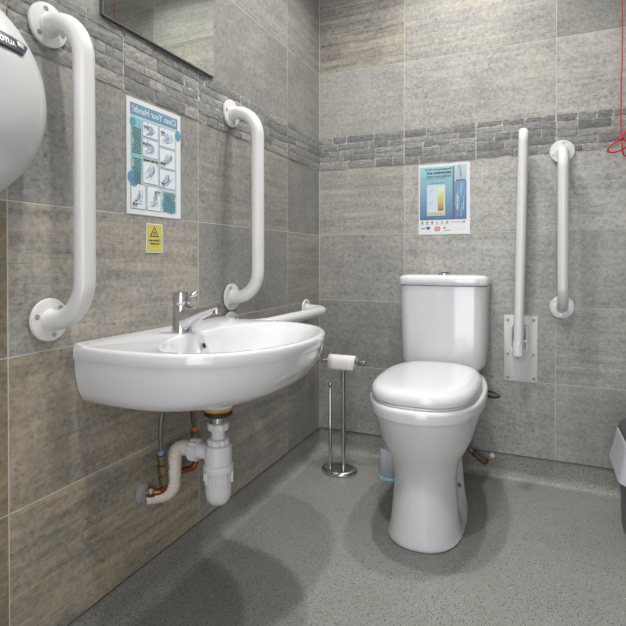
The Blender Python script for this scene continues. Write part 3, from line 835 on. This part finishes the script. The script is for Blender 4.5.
# hand washing poster: u = +y direction
rnd = random.Random(4)
p = Print((.0006, -1.2295, 1.006), (0, 1, 0), (1, 0, 0), .2075, .291)
W, H = .2075, .291
teal, dteal, pteal = (120, 190, 204), (70, 160, 190), (190, 224, 232)
p.quad(.012, .012, W-.018, H-.012, pteal, lay=0.6)
p.quad(.012, H-.042, W-.014, H-.012, (92, 158, 190), lay=2)
p.text('Clean Your Hands!', W/2-.001, H-.027, .0235, (226, 238, 244), sx=.93, bold=.0004)
p.quad(.014, .105, .052, H-.048, (136, 202, 210), lay=2)
p.disc(.021, H-.060, .011, dteal, 3); p.disc(W-.012, H-.058, .011, dteal, 2.5, 1.4)
p.disc(.018, .092, .016, dteal, 3); p.disc(.024, .082, .014, dteal, 3.3)
for k in range(34):
    z = H-.075-.0048*k
    if 14 <= k <= 15 or k > 29: continue
    p.quad(.016+rnd.uniform(0, .010), z, .050, z+.0026, (86, 120, 124), lay=3.5)
xa, xb, xc = .055, .115, .118; xd = W-.024
panels = [(xa, .202, xb-.001, .243, 'SOAP', '2'), (xc, .190, xd, .243, 'WET', '1'), (xa, .150, xb-.001, .199, 'SCRUB', '4'), (xc, .133, xd, .187, 'RINSE', '3'),
          (xa, .082, xb-.001, .147, 'BETWEEN FINGERS', '5'), (xc, .078, xd, .130, 'DRY', '6'), (.013, .013, .066, .078, 'RUB', '8'), (.070, .013, .124, .078, 'STOP', '7')]
for i, (a0, b0, a1, b1, tx, nn) in enumerate(panels):
    p.frame(a0, b0, a1, b1, .0016, (96, 160, 184)); hands(p, a0, b0, a1, b1, rnd)
    small = len(tx) > 6
    lowt = i in (3, 5, 6)
    tu = a0+.014 if i != 7 else a1-.014
    tv = b0+.012 if lowt else b1-.015
    if i == 4: tu, tv = (a0+a1)/2, b1-.005
    p.text(tx, tu, tv, .0085 if not small else .0065, (30, 34, 40), lay=6, bold=.0003)
    p.text(nn, tu+.004 if i != 4 else a1-.006, (tv+.008) if i != 4 else tv-.007, .007, (30, 34, 40), lay=6, bold=.0002)
    p.quad(tu-.010, tv-.0068, tu+.008, tv-.0056, (90, 96, 104), lay=6) if i != 4 else None
p.quad(.130, .056, W-.022, .070, (156, 190, 196), lay=2); p.disc(.150, .036, .022, dteal, 2.2); p.disc(.165, .028, .018, dteal, 2.4); p.quad(.133, .014, W-.024, .045, (84, 168, 190), lay=2.6)
for k in range(9): p.quad(.134+rnd.uniform(0, .006), .017+.0058*k, W-.026, .0195+.0058*k, (74, 110, 124), lay=3.5)
p.build('hand_washing_poster', 'white and teal hand washing instruction poster on the left wall above the yellow sticker', 'poster')

# yellow sticker
p = Print((.0006, -1.161, .909), (0, 1, 0), (1, 0, 0), .062, .075+.002)
w, h = .062, .077
p.quad(.002, .002, w-.003, h-.003, (214, 200, 40), lay=1)
cx_, cy_ = w/2-.001, h-.024
p.poly([(cx_-.018, cy_-.011), (cx_+.018, cy_-.011), (cx_, cy_+.017)], (70, 66, 30), 2); p.poly([(cx_-.013, cy_-.0085), (cx_+.013, cy_-.0085), (cx_, cy_+.012)], (206, 192, 44), 3)
for dx in (-.0045, 0, .0045): p.line([(cx_+dx, cy_-.006), (cx_+dx*.6+.001, cy_-.001), (cx_+dx*.6-.001, cy_+.003)], .0014, (70, 66, 30), 4)
p.text('Caution very', cx_, h-.044, .0082, (60, 56, 28), bold=.0002); p.text('hot water', cx_, h-.0525, .0082, (60, 56, 28), bold=.0002)
p.build('warning_sticker', 'small yellow hot water warning sticker with black triangle on the left wall', 'sticker')

# hydration poster on the back wall: u = +x
p = Print((.4665, -.0006, .997), (1, 0, 0), (0, -1, 0), .213, .300)
W, H = .213, .300
p.quad(.005, .062, .143, H-.012, (150, 214, 224), (36, 108, 170), lay=1)
p.quad(.143, .062, .150, H-.012, (120, 130, 140), (96, 90, 92), lay=1)
p.quad(.150, .228, W-.013, H-.008, (196, 214, 222), (170, 200, 216), lay=1)
p.quad(.150, .062, W-.013, .224, (92, 150, 200), (52, 108, 170), lay=1)
for k in range(14):
    u = .153+rnd.random()*.038; v = .07+rnd.random()*.11
    p.line([(u, v), (u+.004*rnd.random(), v+.03), (u+.01*rnd.random(), v+.055)], .0022, rnd.choice([(150, 192, 222), (120, 176, 216), (190, 214, 230), (60, 100, 150)]), 2+.2*(k % 5))
p.line([(.156, .2265), (.196, .2265)], .0035, (40, 52, 70), 3)
p.line([(.168, .292), (.174, .27), (.172, .255), (.178, .235)], .0022, (60, 90, 120), 3); p.line([(.18, .285), (.176, .262), (.182, .24)], .0012, (120, 160, 190), 3)
p.disc(.176, .250, .004, (110, 150, 180), 3.5)
p.text('Recognising the risks of', .138, H-.022, .0115, (36, 62, 96), align='LEFT', bold=.0002)
p.text('dehydration and', .138, H-.037, .0155, (30, 56, 92), align='LEFT', bold=.0005)
p.text('drinking more water', .138, H-.0525, .0125, (36, 62, 96), align='LEFT', bold=.0002)
p.line([(.012, H-.062), (.120, H-.062)], .0012, (60, 100, 130), 3)
p.quad(.036, .080, .112, .212, (206, 224, 240), lay=2)
p.text('urine colour chart', .108, .219, .0072, (60, 80, 110), align='LEFT')
ys = [(232, 236, 196), (226, 232, 160), (214, 224, 120), (206, 214, 90), (206, 196, 64), (200, 178, 52), (184, 152, 48), (158, 122, 42)]
for k, c in enumerate(ys): p.quad(.082, .2-.0125*(k+1), .106, .2-.0125*k, c, lay=3)
p.line([(.046, .178), (.060, .194)], .0016, (90, 120, 160), 3); p.line([(.046, .128), (.060, .142)], .0016, (150, 140, 120), 3)
p.quad(.036, .080, .112, .096, (222, 212, 160), lay=3)
for u in (.042, .054, .066, .078, .09): p.quad(u, .084, u+.008, .091, (190, 176, 120), lay=4)
for k in range(6): p.disc(.016+.021*k, .052, .0048, [(90, 130, 170), (120, 140, 160), (90, 120, 160), (190, 200, 214), (196, 196, 206), (150, 160, 176)][k], 2); p.quad(.009+.021*k, .0435, .022+.021*k, .0455, (130, 146, 166), lay=2)
p.line([(.136, .051), (.186, .051)], .002, (120, 126, 140), 2); p.disc(.190, .052, .0035, (40, 46, 66), 3)
p.quad(.010, .024, .030, .029, (120, 150, 190), lay=2); p.poly([(.032, .029), (.040, .019), (.050, .026), (.048, .034), (.036, .034)], (40, 90, 150), 3)
p.quad(.068, .014, .091, .034, (222, 120, 100), lay=2); p.line([(.071, .028), (.088, .028)], .0015, (244, 210, 200), 3); p.line([(.071, .020), (.088, .020)], .0015, (244, 210, 200), 3)
p.disc(.110, .028, .0038, (60, 80, 120), 2); p.quad(.106, .016, .134, .018, (110, 120, 140), lay=2); p.line([(.168, .018), (.178, .028)], .001, (140, 150, 166), 2); p.line([(.18, .016), (.197, .026)], .001, (140, 150, 166), 2)
p.build('hydration_poster', 'blue and white hydration poster with a yellow colour chart above the cistern', 'poster')

# ------------------------------------------------------------------ red pull cord
t = thing('pull_cord', 'red emergency pull cord hanging by the back wall ending in a knotted loop', 'pull cord', (1.21, -.075, 1.30))
cy = -.075
MB().lathe([(.025, 0), (.025, -.008), (.008, -.03), (.004, -.032)], (1.214, cy, RZ), n=24).build('ceiling_switch', M['pvc'], t)
MB().tube(catmull([(1.214, cy, RZ-.03), (1.212, cy, 2.0), (1.2135, cy, 1.65), (1.2105, cy, 1.50), (1.2105, cy, 1.325)], 8), .0021, 8).build('cord', M['red'], t)
kn = MB()
kn.tube(catmull([(1.2105, cy, 1.326), (1.196, cy-.005, 1.316), (1.176, cy-.008, 1.300), (1.168, cy-.004, 1.284), (1.182, cy, 1.277), (1.205, cy, 1.281), (1.222, cy+.004, 1.290), (1.230, cy, 1.305), (1.218, cy, 1.322), (1.2105, cy, 1.326)], 8), .0030, 8)
kn.tube(catmull([(1.212, cy, 1.322), (1.213, cy-.006, 1.300), (1.215, cy-.006, 1.275), (1.222, cy, 1.262), (1.236, cy, 1.262)], 6), .0026, 8)
kn.tube(catmull([(1.212, cy, 1.322), (1.222, cy, 1.345), (1.234, cy, 1.360), (1.240, cy, 1.340), (1.226, cy, 1.315)], 6), .0024, 8)
kn.build('loop', M['red'], t)
MB().lathe([(.003, -.007), (.0065, -.003), (.007, .002), (.005, .007), (.002, .008)], (1.2115, cy-.001, 1.324), (.2, 0, 1), 14).build('knot', M['red'], t)

# ------------------------------------------------------------------ bin at the right edge
bx0, bx1, byb, byf = 1.196, 1.45, -.215, -.40
t = thing('pedal_bin', 'dark grey bin lined with a white bag cut by the right picture edge', 'bin', ((bx0+bx1)/2, (byb+byf)/2, 0))
def rr_(z, g, r=.03):
    x0, x1, y0, y1 = bx0-g, bx1+g, byf-g, byb+g; pts = []
    for cx_, cy_, a0 in ((x1-r, y1-r, 0), (x0+r, y1-r, PI/2), (x0+r, y0+r, PI), (x1-r, y0+r, 1.5*PI)):
        for k in range(7): a = a0+PI/2*k/6; pts.append((cx_+r*math.cos(a), cy_+r*math.sin(a), z))
    return pts
MB().loft([rr_(.0005, 0), rr_(.01, .002), rr_(.31, .014), rr_(.315, .012)]).build('bin_body', M['binbody'], t)
bagr = []
rnd = random.Random(2)
for z, g in [(.215, .036), (.225, .034), (.26, .026), (.30, .019), (.322, .015), (.326, .008)]:
    base = rr_(z, g)
    bagr.append([(x, y, zz+noise.noise(Vector((x*20, y*20, 3)))*.02*(1 if z < .22 else .2)) for x, y, zz in base])
MB().loft(bagr, cap0=False, cap1=False).build('bin_bag', M['bag'], t)
MB().loft([rr_(.327, .012), rr_(.330, .013), rr_(.352, .006), rr_(.372, -.012, .03), rr_(.380, -.03, .03)]).build('bin_lid', M['binlid'], t)

# ------------------------------------------------------------------ camera
cam = bpy.data.cameras.new('camera'); co = bpy.data.objects.new('camera', cam); C.objects.link(co)
F_, CX, CY, YAW, PIT, ROL = 504.14, 313.0, 263.52, -.41183, .007843, -.0012208
fw = Vector((math.sin(YAW)*math.cos(PIT), math.cos(YAW)*math.cos(PIT), -math.sin(PIT)))
rt = Vector((math.cos(YAW), -math.sin(YAW), 0)); up = rt.cross(fw)
r_ = rt*math.cos(ROL)+up*math.sin(ROL); u_ = -rt*math.sin(ROL)+up*math.cos(ROL)
co.matrix_world = Matrix(((r_.x, u_.x, -fw.x, .92144), (r_.y, u_.y, -fw.y, -2.18696), (r_.z, u_.z, -fw.z, .8905), (0, 0, 0, 1)))
cam.sensor_width = 36; cam.lens = F_/626*36; cam.shift_x = (313-CX)/626; cam.shift_y = (CY-313)/626; cam.clip_start = .02
sc = bpy.context.scene; sc.camera = co

w = bpy.data.worlds.new('world'); w.use_nodes = True; sc.world = w
w.node_tree.nodes['Background'].inputs[0].default_value = (.95, .975, 1, 1); w.node_tree.nodes['Background'].inputs[1].default_value = 3.2
# added world fill enters through the open doorway; the portal only guides its sampling
pd = bpy.data.lights.new('doorway_portal', 'AREA'); pd.shape = 'RECTANGLE'; pd.size = .87; pd.size_y = 2.0; pd.cycles.is_portal = True
po = bpy.data.objects.new('doorway_portal', pd); C.objects.link(po); po.location = (.925, RY-.11, 1.01); po.rotation_euler = (PI/2, 0, 0)
sc.view_settings.view_transform = 'Standard'; sc.view_settings.look = 'None'; sc.view_settings.gamma = 1
sc.view_settings.exposure = .5
